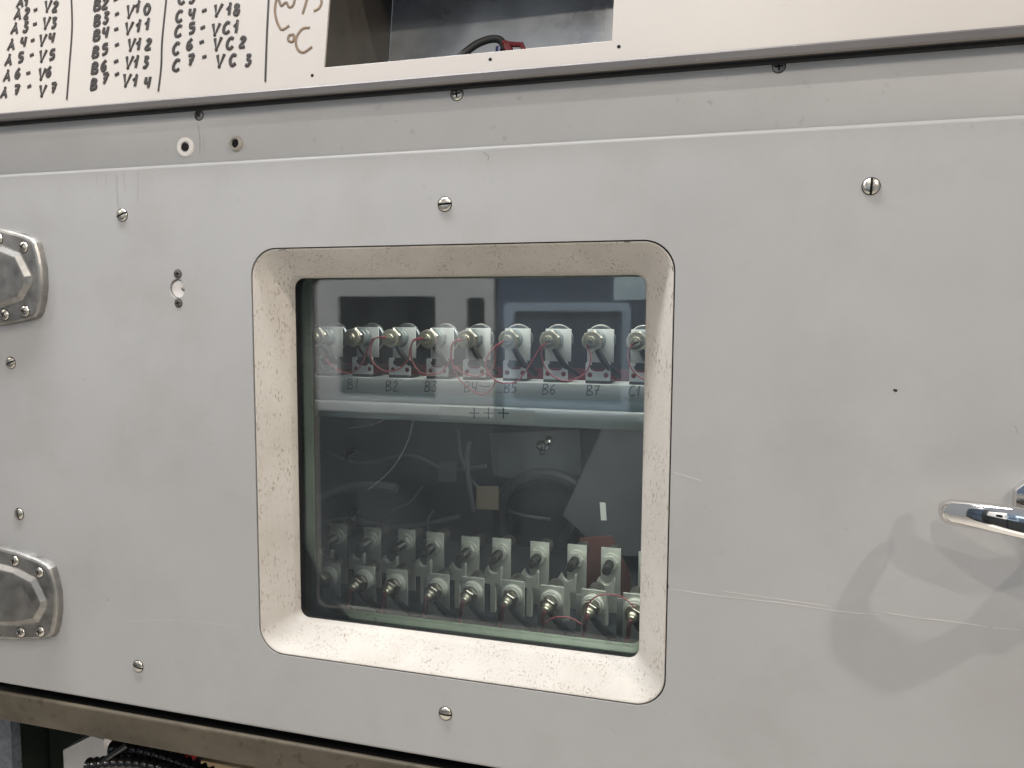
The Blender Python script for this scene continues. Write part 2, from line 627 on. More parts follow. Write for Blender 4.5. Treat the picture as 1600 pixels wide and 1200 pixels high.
# ------------------------------------------------------------------ handwriting
GL = {
    'A': [[(0, 0), (.42, 1), (.75, 0)], [(.12, .36), (.66, .4)]],
    'B': [[(.08, 1), (.08, 0)], [(.08, 1), (.5, .95), (.55, .7), (.15, .52), (.6, .42), (.62, .1), (.08, 0)]],
    'C': [[(.65, .9), (.35, 1), (.06, .6), (.1, .15), (.4, 0), (.7, .18)]],
    'V': [[(0, 1), (.28, 0), (.68, 1)]],
    '-': [[(0, .46), (.62, .58)]],
    '0': [[(.35, 1), (.05, .6), (.2, .05), (.5, .1), (.62, .6), (.35, 1)]],
    '1': [[(0, .55), (.32, 1), (.28, 0)]],
    '2': [[(.05, .75), (.3, 1), (.52, .75), (.05, .05), (.62, .05)]],
    '3': [[(.08, .95), (.5, .95), (.25, .6), (.55, .35), (.35, 0), (.05, .1)]],
    '4': [[(.08, 1), (.06, .5), (.55, .5)], [(.55, 1), (.48, 0)]],
    '5': [[(.58, 1), (.15, .95), (.12, .58), (.5, .55), (.5, .15), (.05, 0)]],
    '6': [[(.5, 1), (.15, .6), (.1, .2), (.35, 0), (.55, .25), (.4, .48), (.12, .3)]],
    '7': [[(.02, .93), (.6, .98)], [(.6, .98), (.28, 0)], [(.12, .48), (.6, .54)]],
    '8': [[(.5, .85), (.25, 1), (.12, .75), (.5, .4), (.4, 0), (.1, .12), (.2, .45), (.52, .8)]],
}
WTILT = math.radians(10)
W0 = Vector((0, -0.008, 1.5962))
WUP = Vector((0, math.sin(WTILT), math.cos(WTILT)))
WN = Vector((0, -math.cos(WTILT), math.sin(WTILT)))


def atw(u, v):
    """point of the photograph on the sloping white panel"""
    d = ray(u, v)
    return CAM_POS + d * ((W0 - CAM_POS).dot(WN) / d.dot(WN))


def write_char(bm, ch, c, up, normal, h, wid, r, slant=0.0):
    right = Vector((1, 0, 0))
    for st in GL[ch]:
        pts = []
        for (x, z) in st:
            jx, jz = random.uniform(-.03, .03), random.uniform(-.03, .03)
            pts.append(c + right * ((x - .33 + jx + slant * (z - .5)) * h * wid) + up * ((z - .5 + jz) * h) + normal * 0.0004)
        sharp = ch in 'AV1' or len(pts) < 3
        tube(bm, pts, r, 8, 1 if sharp else 5, flat=0.16, normal=normal)
        if sharp:
            for q in pts[1:-1]:
                lathe(bm, [(r, 0.00016), (r, -0.00012)], 8, q)


# ------------------------------------------------------------------ the setting
bm = BM()
box(bm, -4, 4, -4, 3, -0.02, 0.0)
o = obj('floor', bm, 'floor')
o['kind'] = 'structure'

# ------------------------------------------------------------------ cabinet that carries door and racks
cab = thing('equipment_cabinet', 'grey equipment cabinet around the door, with pale header strip and dirty sill ledge', 'cabinet', (0, 0.3, 0))
P0 = (0, -0.3, 0)


def cpart(name, bm, m, angle=35):
    return obj(name, bm, m, cab, P0, angle)


bm = BM()
box(bm, -0.85, 0.85, 0.0030, 0.025, 1.505, 1.595, 0.0005)
header = cpart('header_strip', bm, 'band')
bm = BM(); box(bm, -0.85, -0.645, 0.012, 0.0295, 0.868, 1.5045); cpart('front_post', bm, 'band')
bm = BM(); box(bm, 0.645, 0.85, 0.012, 0.0295, 0.868, 1.5045); cpart('front_post', bm, 'band')
# carcass: sides, back, top, bottom - open at the front
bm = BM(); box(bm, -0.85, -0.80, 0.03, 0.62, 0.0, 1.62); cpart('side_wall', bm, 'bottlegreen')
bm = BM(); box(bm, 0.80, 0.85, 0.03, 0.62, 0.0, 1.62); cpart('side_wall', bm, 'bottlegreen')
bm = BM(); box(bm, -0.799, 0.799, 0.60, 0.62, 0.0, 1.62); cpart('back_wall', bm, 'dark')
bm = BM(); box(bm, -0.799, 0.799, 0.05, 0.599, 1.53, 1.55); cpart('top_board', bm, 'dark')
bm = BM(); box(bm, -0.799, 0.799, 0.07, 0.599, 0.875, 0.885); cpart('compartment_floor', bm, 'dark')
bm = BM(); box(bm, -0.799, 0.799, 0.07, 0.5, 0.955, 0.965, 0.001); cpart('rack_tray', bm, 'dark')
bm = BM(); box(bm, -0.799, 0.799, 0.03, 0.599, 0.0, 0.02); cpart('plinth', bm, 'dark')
# ledge under the door: top lip and sloping dirty face
bm = BM()
prof = [(0.0035, 0.8500), (0.0028, 0.8652), (0.0015, 0.8660), (-0.0012, 0.8660), (-0.0027, 0.8652), (-0.0034, 0.8635), (-0.0005, 0.829), (0.001, 0.8265), (0.004, 0.8255), (0.03, 0.8255), (0.03, 0.8500)]
loft(bm, [[Vector((x, y, z)) for (y, z) in prof] for x in (-0.86, 0.86)], True, True, True)
cpart('sill_ledge', bm, 'ledge', 25)
bm = BM(); box(bm, -0.799, 0.799, 0.0055, 0.045, 0.8505, 0.8600); cpart('gap_shade_strip', bm, 'rubber')  # black strip put in as the shade in the gap below the door
# header screws and cable bushings
for (u, v, me, a) in ((714, 147, PHIL, 10), (1217, 104, PHILD, 5), (311, 180, PHILD, 40)):
    q = at(u, v, 0.003)
    screw('phillips_screw', me, cab, q.x, 0.003 - 0.3, q.z, a)
q = at(287, 229, 0.0)
bm = BM()
lathe(bm, [(0.0045, 0.02), (0.0045, 0.006), (0.0050, 0.003), (0.0062, 0.0012), (0.0085, 0.0006), (0.0103, 0.0012), (0.0110, 0.003), (0.0110, 0.006), (0.007, 0.006), (0.007, 0.02)], 32)
g = obj('white_grommet', bm, 'whiteplastic', cab, (q.x, 0.000 - 0.3, q.z))
bm = BM(); lathe(bm, [(0.0044, 0.0), (0.0044, 0.002)], 20); obj('bore', bm, 'hole', g, (0, 0.0015, 0))
q = at(367, 224, 0.0)
bm = BM()
lathe(bm, [(0.0048, 0.01), (0.0048, 0.000), (0.0052, -0.0010), (0.0060, -0.0012), (0.0072, 0.0002), (0.0086, 0.0030), (0.0090, 0.006), (0.007, 0.006), (0.007, 0.01)], 32)
g = obj('beige_bushing', bm, 'greyplastic', cab, (q.x, 0.000 - 0.3, q.z))
bm = BM(); lathe(bm, [(0.0047, 0.0), (0.0047, 0.002)], 20); lathe(bm, [(0.0016, 0.0), (0.0012, -0.003), (0.0004, -0.0034)], 10, (-0.001, 0.002, 0.0015)); obj('bore', bm, 'hole', g, (0, 0.0015, 0))

# ------------------------------------------------------------------ the door
door = thing('cabinet_door', 'grey painted cabinet door with a square glazed window, two steel hinges and a chrome lever', 'door', (0, 0, 0.8755))
ZD = -0.8755


def dpart(name, bm, m, parent=None, angle=35):
    return obj(name, bm, m, parent or door, (0, 0, ZD) if parent is None else (0, 0, 0), angle)


HX, HZ = -0.3285, 1.3874
skin = plate('door_panel', [rr(-0.636, 0.636, 0.8800, 1.5235, 0.014, 8), rr(-0.2312, 0.2312, 1.2 - 0.2312, 1.2 + 0.2312, 0.031, 12)[::-1],
                            circ(HX, HZ, 0.0104, 36, 0.0112)[::-1]], 0.006, 'door', door, (0, 0, ZD), 0.0, 1)
# folded edge round the door: the rounded top edge catches the ceiling lamps
bm = BM()
rings = []
for off, y in [(0.004 * math.sin(math.radians(a)), 0.004 * (1 - math.cos(math.radians(a)))) for a in (0, 15, 30, 45, 60, 75, 90)] + [(0.004, 0.026), (-0.004, 0.026), (-0.004, 0.0064)]:
    rings.append([Vector((x, y, z)) for x, z in rr(-0.636 - off, 0.636 + off, 0.8800 - off, 1.5235 + off, 0.014 + off, 8)])
loft(bm, rings)
dpart('folded_edge', bm, 'door', None, 60)

# lock hole with the white keeper behind
bm = BM()
box(bm, HX - 0.022, HX + 0.022, 0.0062, 0.0085, HZ - 0.022, HZ + 0.022, 0.0008)
lathe(bm, [(0.0099, 0.0062), (0.0099, 0.0026), (0.0094, 0.0022)], 30, (HX + 0.0004, 0, HZ - 0.0004))
kp = dpart('keeper_plate', bm, 'whiteplastic')
bm = BM(); lathe(bm, [(0.0027, 0.0025), (0.0027, 0.0015), (0.0022, 0.0012)], 16, (HX + 0.0070, 0, HZ)); obj('rivet', bm, 'screw', kp)
for (u, v) in ((278, 428), (279, 473.5)):
    q = at(u, v, 0)
    screw('countersunk_screw', PHILS, door, q.x, -0.0001, q.z + ZD, 8)
for (u, v, a) in ((191, 336, 22), (695, 319, 4), (1361, 291, 88), (17, 567, 24), (30, 803, 100), (216, 1041, -16), (696, 1115, -3)):
    q = at(u, v, 0)
    screw('slotted_screw', SLOT, door, q.x, 0, q.z + ZD, a)

# bevelled cream window frame
bm = BM()
rings = []
for hw, y, r in ((0.2265, 0.012, 0.028), (0.2299, 0.006, 0.0304), (0.2300, 0.0014, 0.0304), (0.2294, 0.0006, 0.030), (0.2285, 0.0008, 0.0296),
                 (0.2275, 0.0018, 0.0285), (0.2210, 0.0088, 0.0245), (0.2130, 0.0175, 0.0195), (0.2050, 0.0260, 0.0145), (0.2028, 0.0284, 0.0132),
                 (0.2018, 0.0298, 0.0126), (0.2002, 0.0385, 0.0115), (0.2000, 0.0395, 0.0115), (0.2005, 0.0402, 0.0115), (0.2260, 0.0402, 0.028)):
    rings.append([Vector((x, y, z)) for x, z in rr(-hw, hw, 1.2 - hw, 1.2 + hw, r, 12)])
loft(bm, rings)
dpart('window_frame', bm, 'cream', None, 50)
# black rubber gasket and green reveal behind it
bm = BM()
loft(bm, [[Vector((x, y, z)) for x, z in rr(-h, h, 1.2 - h, 1.2 + h, 0.016, 8)] for h, y in ((0.2250, 0.0404), (0.2060, 0.0404), (0.2056, 0.0575), (0.2250, 0.0575))])
dpart('rubber_gasket', bm, 'rubber', None, 50)
bm = BM()
loft(bm, [[Vector((x, y, z)) for x, z in rr(-h, h, 1.2 - h, 1.2 + h, r, 10)] for h, y, r in
          ((0.2260, 0.0611, 0.018), (0.2052, 0.0611, 0.0165), (0.2040, 0.0620, 0.016), (0.2028, 0.0690, 0.0150), (0.2014, 0.0715, 0.0140), (0.2000, 0.0728, 0.0135),
           (0.1998, 0.0745, 0.0135), (0.2260, 0.0745, 0.018))])
dpart('window_reveal', bm, 'green', None, 50)
bm = BM()
box(bm, -0.215, 0.215, 0.0578, 0.0608, 1.2 - 0.215, 1.2 + 0.215)
dpart('window_pane', bm, 'glass')
bm = BM()
loft(bm, [[Vector((x, y, z)) for x, z in rr(-h, h, 1.2 - h, 1.2 + h, 0.014, 8)] for h, y in ((0.2260, 0.0748), (0.2070, 0.0748), (0.2070, 0.090), (0.2260, 0.090))])
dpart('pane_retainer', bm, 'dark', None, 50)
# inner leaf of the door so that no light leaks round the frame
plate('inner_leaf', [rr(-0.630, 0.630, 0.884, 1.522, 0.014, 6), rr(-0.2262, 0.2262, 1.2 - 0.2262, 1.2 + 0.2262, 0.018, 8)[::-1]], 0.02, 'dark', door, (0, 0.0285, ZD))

# hinges
hinge_out = [(0.0, -0.012), (0.0, 0.010), (-0.0035, 0.028), (-0.0078, 0.0405), (-0.013, 0.0455), (-0.030, 0.0515), (-0.062, 0.0585), (-0.090, 0.0610), (-0.118, 0.0615),
             (-0.118, -0.0615), (-0.090, -0.061), (-0.062, -0.0585), (-0.030, -0.0535), (-0.014, -0.0495), (-0.0085, -0.044), (-0.0035, -0.030)]
hinge_dome = [(-0.0165, -0.010), (-0.0155, 0.0), (-0.030, 0.026), (-0.060, 0.036), (-0.118, 0.042), (-0.118, -0.042), (-0.060, -0.036), (-0.030, -0.028)]


def dense(pts, n=6):
    out = []
    for i, p in enumerate(pts):
        q = pts[(i + 1) % len(pts)]
        for k in range(n):
            out.append((p[0] + (q[0] - p[0]) * k / n, p[1] + (q[1] - p[1]) * k / n))
    return out


def inset(pts, d):
    n = len(pts)
    cx = sum(p[0] for p in pts) / n
    cz = sum(p[1] for p in pts) / n
    out = []
    for i in range(n):
        a, b, c = Vector(pts[i - 1]), Vector(pts[i]), Vector(pts[(i + 1) % n])
        t1, t2 = (b - a).normalized(), (c - b).normalized()
        n1, n2 = Vector((-t1.y, t1.x)), Vector((-t2.y, t2.x))
        m = (n1 + n2)
        m = m / max(0.35, m.length_squared / 2) if m.length > 1e-6 else n1
        if m.dot(Vector((cx, cz)) - b) < 0:
            m = -m
        out.append((b.x + m.x * d, b.y + m.y * d))
    return out


def hinge(zc, name='hinge'):
    bm = BM()
    rings = []
    for d, y in ((-0.0005, 0.0005), (0.0, -0.0045), (0.0006, -0.0070), (0.0022, -0.0092), (0.0045, -0.0102)):
        rings.append([Vector((x, y, z)) for x, z in inset(hinge_out, d)])
    loft(bm, rings, True, False, True)
    rings = []
    for d, y in ((-0.004, -0.0100), (-0.0012, -0.0106), (0.0040, -0.0150), (0.0050, -0.0154), (0.0065, -0.0155)):
        rings.append([Vector((x, y, z)) for x, z in inset(hinge_dome, d)])
    loft(bm, rings, True, True, True)
    h = obj(name, bm, 'steel', door, (-0.5135, 0, zc + ZD), 14)
    for (x, z, a) in ((-0.0245, 0.0345, 30), (-0.0625, 0.0455, 25), (-0.027, -0.0420, 10), (-0.0585, -0.0465, 35), (-0.098, 0.049, 0), (-0.098, -0.050, 0)):
        s = bpy.data.objects.new('phillips_screw', PHILH)
        COL.objects.link(s)
        s.parent = h
        s.location = (x, -0.0100, z)
        s.rotation_euler = (0, math.radians(a), 0)
    bm = BM()
    lathe(bm, [(0.011, 0.0)] + [(0.011, 0.1)], 20)
    bmesh.ops.rotate(bm, verts=bm.verts, cent=(0, 0, 0), matrix=Matrix.Rotation(PI / 2, 3, 'X'))
    bmesh.ops.translate(bm, verts=bm.verts, vec=(-0.128, -0.006, -0.05))
    obj('knuckle', bm, 'steel', h)
    return h


hinge(1.4030)
hinge(1.0020)

# chrome lever
spine = [((1468, 799), 0.021, 0.0085), ((1490, 800.5), 0.030, 0.0108), ((1530, 806), 0.045, 0.0112), ((1575, 813.5), 0.056, 0.0122), ((1625, 823), 0.062, 0.0128), ((1690, 834), 0.066, 0.0132), ((1745, 843), 0.068, 0.0135)]
pts = [at(p[0], p[1], -h) for p, h, r in spine]
rad = [r for p, h, r in spine]
pivot = pts[-1]
pts += [Vector((pivot.x + 0.020, -0.052, pivot.z - 0.001)), Vector((pivot.x + 0.029, -0.030, pivot.z)), Vector((pivot.x + 0.030, -0.004, pivot.z))]
rad += [0.0135, 0.0135, 0.0135]
fine = smooth_path(pts, 8)
bm = BM()
rings = []
NS = 28
for i, p in enumerate(fine):
    t = (fine[min(i + 1, len(fine) - 1)] - fine[max(i - 1, 0)]).normalized()
    s = t.cross(Vector((0, 0, 1))).normalized()          # across, roughly away from the door
    u = s.cross(t).normalized()
    f = i / (len(fine) - 1) * (len(rad) - 1)
    k = min(int(f), len(rad) - 2)
    r = rad[k] + (rad[k + 1] - rad[k]) * (f - k)
    if i < 5:
        r *= (0.42, 0.70, 0.86, 0.95, 0.99)[i]
    ring = []
    for j in range(NS):
        a = 2 * PI * j / NS
        ca, sa = math.cos(a), math.sin(a)
        e = 0.62
        ring.append(p + s * (math.copysign(abs(ca) ** e, ca) * r * 0.62) + u * (math.copysign(abs(sa) ** 0.85, sa) * r))
    rings.append(ring)
loft(bm, rings, True, True, True)
lever = dpart('door_lever', bm, 'chrome', None, 40)
px, pz = pivot.x + 0.030, pivot.z
EX = 0.5215 - px
bm = BM()
rings = []
for d, y in ((0, 0.0005), (0, -0.004), (0.0012, -0.0062), (0.004, -0.0072), (0.012, -0.0085)):
    rings.append([Vector((px + x, y, pz + z)) for x, z in inset([(0.055, 0), (0.055, 0.030), (0.040, 0.060), (0.0, 0.070), (-0.040, 0.062), (EX, 0.022), (EX, -0.004),
                                                                 (-0.040, -0.052), (0, -0.062), (0.04, -0.052), (0.055, -0.028)], d)])
loft(bm, rings, True, False, True)
obj('escutcheon', bm, 'chrome', lever, (0, 0, 0), 35)
bm = BM()
lathe(bm, [(0.027, -0.006), (0.026, -0.020), (0.023, -0.042), (0.020, -0.050), (0.012, -0.052)], 28, (px, 0, pz))
obj('hub', bm, 'chrome', lever)

# scratches, scuffs and drips on the door's paint
def scuff(name, strokes, r, m, parent, off, y=-0.0001):
    for st in strokes:
        bm = BM()
        tube(bm, [at(u, v, y) for u, v in st], r, 6, 4, flat=0.12, normal=(0, -1, 0), rads=[0.5, 1, 0.7, 1.1, 0.8, 1, 0.4])
        obj(name, bm, m, parent, off)


DO = (0, 0, ZD)
scuff('scratch', [[(1047, 920), (1120, 931), (1220, 942), (1310, 955), (1375, 961)], [(1380, 957), (1440, 966), (1500, 973), (1545, 980)], [(1130, 924), (1230, 938), (1300, 948)],
                  [(1552, 981), (1596, 984)], [(1052, 738), (1072, 744), (1096, 751)]], 0.00045, 'scuff', door, DO)
scuff('scratch', [[(200, 970), (290, 969)], [(305, 971), (380, 980)]], 0.00025, 'scuff', door, DO)
scuff('paint_chip', [[(1396, 609), (1399, 610), (1402, 611)]], 0.0013, 'ink', door, DO)
scuff('paint_chip', [[(1400, 613), (1404, 613)]], 0.0009, 'scuff', door, DO)
scuff('paint_chip', [[(755, 238), (763, 244), (762, 251)], [(372, 316), (375, 310)], [(1586, 665), (1591, 678)]], 0.00028, 'scuffmid', door, DO)
scuff('paint_chip', [[(1043, 913), (1044, 919)]], 0.0014, 'ink', door, DO)
scuff('paint_chip', [[(167, 937), (169, 938)]], 0.0007, 'ink', door, DO)
scuff('paint_chip', [[(610, 385), (640, 384)], [(975, 378), (985, 378)], [(436, 391), (446, 390)], [(1050, 416), (1052, 424)], [(433, 1019), (440, 1022)]], 0.0008, 'ink', door, DO, -0.0003)
scuff('drip_mark', [[(182, 272), (183, 300), (185, 325)], [(193, 270), (195, 298)], [(216, 268), (215, 315)], [(151, 275), (151, 288)], [(166, 274), (165, 290)]], 0.0016, 'scuffdark', door, DO)
scuff('drip_mark', [[(309, 195), (312, 215), (312, 240)], [(318, 210), (319, 240)]], 0.0010, 'scuffdark', cab, P0, 0.0029)

# ------------------------------------------------------------------ sloping white panel above
wp = thing('writing_panel', 'sloping white metal panel with handwritten marker lists and a rectangular cut-out', 'panel', tuple(W0))
WPI = Matrix.Translation(-W0)
TILT = Matrix.Rotation(-WTILT, 4, 'X')
XL, XR = atw(510, 55).x, atw(957.5, 35).x
ZB = (atw(506, 105.5) - W0).dot(WUP)
me = plate_mesh('face_plate', [[(-0.8, 0), (0.8, 0), (0.8, 0.42), (-0.8, 0.42)], [(XL, ZB), (XL, 0.21), (XR, 0.21), (XR, ZB)]], 0.003, 0.0004, 1)
fp = link('face_plate', me, 'white', wp)
fp.rotation_euler = (-WTILT, 0, 0)
bm = BM()
prof = [(0.003, 0.0003), (-0.0012, 0.0003), (-0.0030, -0.0015), (-0.0030, -0.0074), (-0.0015, -0.0090), (0.0105, -0.0090), (0.0105, 0.0003)]
loft(bm, [[Vector((x, y, z)) for (y, z) in prof] for x in (-0.8, 0.8)], True, True, True)
obj('lower_trim', bm, 'trim', wp, (0, 0, 0), 25)
bm = BM(); box(bm, -0.8, 0.8, 0.0030, 0.0105, -0.0118, -0.0092); obj('under_shade_strip', bm, 'hole', wp)  # black strip painted in as the shade beneath the trim
# recess behind the cut-out
bm = BM()
c = [Vector((x, 0, z)) for x, z in ((XL - 0.0015, 0.0145), (0.30, 0.0145), (0.30, 0.23), (XL - 0.0015, 0.23))]
for p in c:
    p.y = 0.0032
back = [Vector((p.x, 0.15, p.z)) for p in c]
loft(bm, [c, back], True, False, False)
rc = obj('recess_box', bm, 'recess', wp)
rc.rotation_euler = (-WTILT, 0, 0)
bm = BM()
box(bm, XL - 0.001, 0.299, 0.1495, 0.152, 0.0150, 0.229)
bk = obj('recess_back', bm, 'alu', wp)
bk.rotation_euler = (-WTILT, 0, 0)
# writing
wr = lambda: BM()


def put(bm, s, zx, zy, sc, ox, h, r, wid=0.95):
    u, v = ox + zx / sc, zy / sc
    c = atw(u, v)
    hm = (atw(u, v - h / sc / 2) - atw(u, v + h / sc / 2)).length
    if s == '-':
        wid *= 0.75
    write_char(bm, s, c, WUP, WN, hm, wid, r, 0.05)


S1 = 5.714
colA = [('A', 180, 20), ('1', 245, 8), ('A', 157, 130), ('2', 243, 120), ('-', 320, 90), ('V', 430, 55), ('2', 497, 60), ('A', 130, 258), ('3', 232, 240), ('-', 316, 216), ('V', 418, 205), ('3', 485, 205),
        ('A', 100, 402), ('4', 212, 375), ('-', 295, 362), ('V', 385, 355), ('4', 466, 335), ('A', 75, 540), ('5', 190, 515), ('-', 287, 493), ('V', 383, 500), ('5', 470, 490),
        ('A', 60, 680), ('6', 160, 655), ('-', 255, 655), ('V', 377, 660), ('6', 438, 640), ('A', 35, 830), ('7', 152, 805), ('-', 265, 772), ('V', 383, 810), ('7', 480, 785)]
colB = [('B', 868, 45), ('2', 945, 30), ('-', 1035, 0), ('B', 868, 185), ('3', 950, 160), ('-', 1047, 127), ('V', 1165, 100), ('1', 1238, 65), ('0', 1315, 80), ('B', 865, 315), ('4', 945, 290), ('-', 1040, 263),
        ('V', 1155, 250), ('1', 1245, 235), ('1', 1325, 220), ('B', 855, 465), ('5', 940, 440), ('-', 1047, 403), ('V', 1175, 400), ('1', 1245, 400), ('2', 1330, 395),
        ('B', 847, 610), ('6', 930, 585), ('-', 1040, 550), ('V', 1155, 555), ('1', 1225, 555), ('3', 1305, 555), ('B', 838, 755), ('7', 940, 700), ('-', 1048, 664), ('V', 1135, 715), ('1', 1215, 725), ('4', 1320, 735)]
colC = [('C', 235, -15), ('3', 325, -25), ('C', 215, 135), ('4', 322, 115), ('-', 424, 90), ('V', 537, 85), ('1', 637, 80), ('8', 697, 80), ('C', 208, 258), ('5', 322, 235), ('-', 412, 230), ('V', 520, 245), ('C', 608, 230), ('1', 697, 225),
        ('C', 190, 405), ('6', 302, 370), ('-', 404, 350), ('V', 532, 365), ('C', 638, 360), ('2', 745, 350), ('C', 190, 545), ('7', 312, 500), ('-', 425, 475), ('V', 557, 505), ('C', 662, 500), ('3', 790, 500)]
for data, sc, ox, h in ((colA, S1, 0, 96), (colB, S1, 0, 104), (colC, 5.333, 240, 98)):
    bm = BM()
    for s, x, y in data:
        put(bm, s, x, y, sc, ox, h * (1.0 if s == 'V' else 0.88), 0.0020)
    me = obj('handwriting', bm, 'ink', wp, -W0)


def wline(bm, pts, sc, ox, r):
    tube(bm, [atw(ox + x / sc, y / sc) + WN * 0.0004 for x, y in pts], r, 8, 5, flat=0.16, normal=WN)


for pts_, sc_, ox_ in (([(638, -40), (645, 250), (620, 600), (598, 890)], S1, 0), ([(1490, -40), (1450, 350), (1440, 600), (1415, 815)], S1, 0),
                       ([(962, -40), (945, 300), (932, 680)], 5.333, 240)):
    bm = BM()
    wline(bm, pts_, sc_, ox_, 0.0012)
    obj('ruled_line', bm, 'ink', wp, -W0)
for st in ([(1030, -40), (1012, 80), (1030, 180), (1070, 245), (1132, 212)], [(1040, -20), (1065, 45), (1105, 18), (1130, 58), (1165, 40), (1182, -30)], [(1285, -30), (1262, 50), (1243, 112)],
           [(1390, -40), (1400, 20), (1375, 70), (1335, 90)], [(1165, 285), (1130, 295), (1125, 335), (1160, 345), (1172, 300), (1165, 285)], [(1302, 228), (1240, 240), (1188, 320), (1200, 405), (1250, 435), (1320, 390)]):
    bm = BM()
    wline(bm, st, 5.333, 240, 0.0014)
    obj('handwriting', bm, 'inkbrown', wp, -W0)
for (u, v) in ((488, 118), (766, 93), (967, 73)):
    q = atw(u, v) - W0 + WN * 0.0002
    bm = BM()
    lathe(bm, [(0.0017, 0.001), (0.0017, -0.0002), (0.0012, -0.0003)], 14)
    obj('screw_hole', bm, 'hole', wp, q)

# cable lying in the recess
RC = W0


def atr(u, v, d):
    """point on a plane parallel to the white panel, d behind it"""
    o_ = W0 - WN * d
    dr = ray(u, v)
    return CAM_POS + dr * ((o_ - CAM_POS).dot(WN) / dr.dot(WN))


base = atr(790, 100, 0.085)
cb = thing('connector_cable', 'black cable with dark red connector lying in the white panel cut-out', 'cable', base)
bm = BM()
tube(bm, [atr(700, 105, 0.07) - base, atr(722, 86, 0.075) - base, atr(745, 69, 0.08) - base, atr(768, 61, 0.085) - base, atr(783, 64, 0.088) - base, atr(789, 80, 0.09) - base], 0.0042, 12, 6)
obj('cable', bm, 'sleeve', cb)
bm = BM()
tube(bm, [atr(786, 66, 0.084) - base, atr(795, 69, 0.084) - base, atr(815, 70, 0.084) - base, atr(820, 82, 0.084) - base, atr(819, 92, 0.084) - base], 0.0030, 8, 1)
tube(bm, [atr(792, 70, 0.084) - base, atr(796, 80, 0.084) - base, atr(796, 92, 0.084) - base], 0.0046, 8, 1)
obj('connector', bm, 'darkred', cb)
bm = BM()
tube(bm, [atr(779, 74, 0.083) - base, atr(778, 90, 0.083) - base], 0.0032, 10, 1)
obj('wire_tip', bm, 'blue', cb)

# ------------------------------------------------------------------ upper rail with diodes
YR = 0.12
rail = thing('mounting_rail', 'pale green horizontal mounting rail with handwritten terminal marks under the upper diodes', 'rail', (0, YR, 1.226))


def rpart(name, bm, m):
    o = obj(name, bm, m, rail, (0, -YR, -1.226))
    return o


bm = BM(); box(bm, -0.62, 0.62, YR, YR + 0.09, 1.2625, 1.2810, 0.0012); uf = rpart('upper_flange', bm, 'rail')
bm = BM(); box(bm, -0.62, 0.62, YR + 0.004, YR + 0.02, 1.2508, 1.2622, 0.0006); rpart('web', bm, 'railmid')
bm = BM(); box(bm, -0.62, 0.62, YR - 0.003, YR + 0.085, 1.2295, 1.2505, 0.004); rpart('lower_flange', bm, 'rail')
for txt, cx, cy in (('B1', 552, 600), ('B2', 612, 603), ('B3', 673, 604), ('B4', 735, 605), ('B5', 797, 606), ('B6', 857, 608), ('B7', 926, 610), ('C1', 992, 611)):
    bm = BM()
    for k, ch in enumerate(txt):
        u = cx - 5 + k * 11.5
        q = at(u, cy, YR)
        h = (at(u, cy - 8, YR) - at(u, cy + 8, YR)).length
        write_char(bm, ch, q, Vector((0, 0, 1)), Vector((0, -1, 0)), h, 0.85, 0.00055, 0.12)
    obj('handwriting', bm, 'pencil', rail, (0, -YR - 0.0001, -1.226))
bm = BM()
tube(bm, [at(748, 602, YR), at(757, 604, YR), at(766, 603, YR)], 0.0005, 6, 2, flat=.2, normal=(0, -1, 0))
obj('handwriting', bm, 'pencil', rail, (0, -YR - 0.0001, -1.226))
q0, q1 = at(687, 640, YR - 0.003), at(836, 657, YR - 0.003)
st = thing('plus_sticker', 'pale rectangular sticker with three printed plus signs on the rail', 'sticker', ((q0.x + q1.x) / 2, YR - 0.0034, 1.2345))
bm = BM(); box(bm, q0.x, q1.x, YR - 0.0036, YR - 0.0031, 1.2338, 1.2492)
obj('paper', bm, 'paper', st, -Vector(st.location))
bm = BM()
for u in (741, 763.5, 786.5):
    q = at(u, 645.5, YR - 0.0036)
    a = 0.0066
    box(bm, q.x - a, q.x + a, YR - 0.0039, YR - 0.00365, q.z - 0.0007, q.z + 0.0007)
    box(bm, q.x - 0.0007, q.x + 0.0007, YR - 0.00405, YR - 0.0037, q.z - a, q.z + a)
obj('plus_marks', bm, 'ink', st, -Vector(st.location))

# dark red bus strip behind the brackets
bm = BM(); box(bm, -0.45, 0.45, 0.168, 0.172, 1.2815, 1.2950)
tag(obj('bus_strip', bm, 'redlead'), 'dull red insulated strip lying along the rail behind the upper diodes', 'strip')


def hexnut(bm, c, r, y0, y1, rot=0.0):
    a, b = min(y0, y1), max(y0, y1)
    ch = (b - a) * 0.18
    lathe(bm, [(r * 0.9, a), (r, a + ch), (r, b - ch), (r * 0.9, b)], 6, c, rot)


GU = 'stud diodes standing along the upper rail'


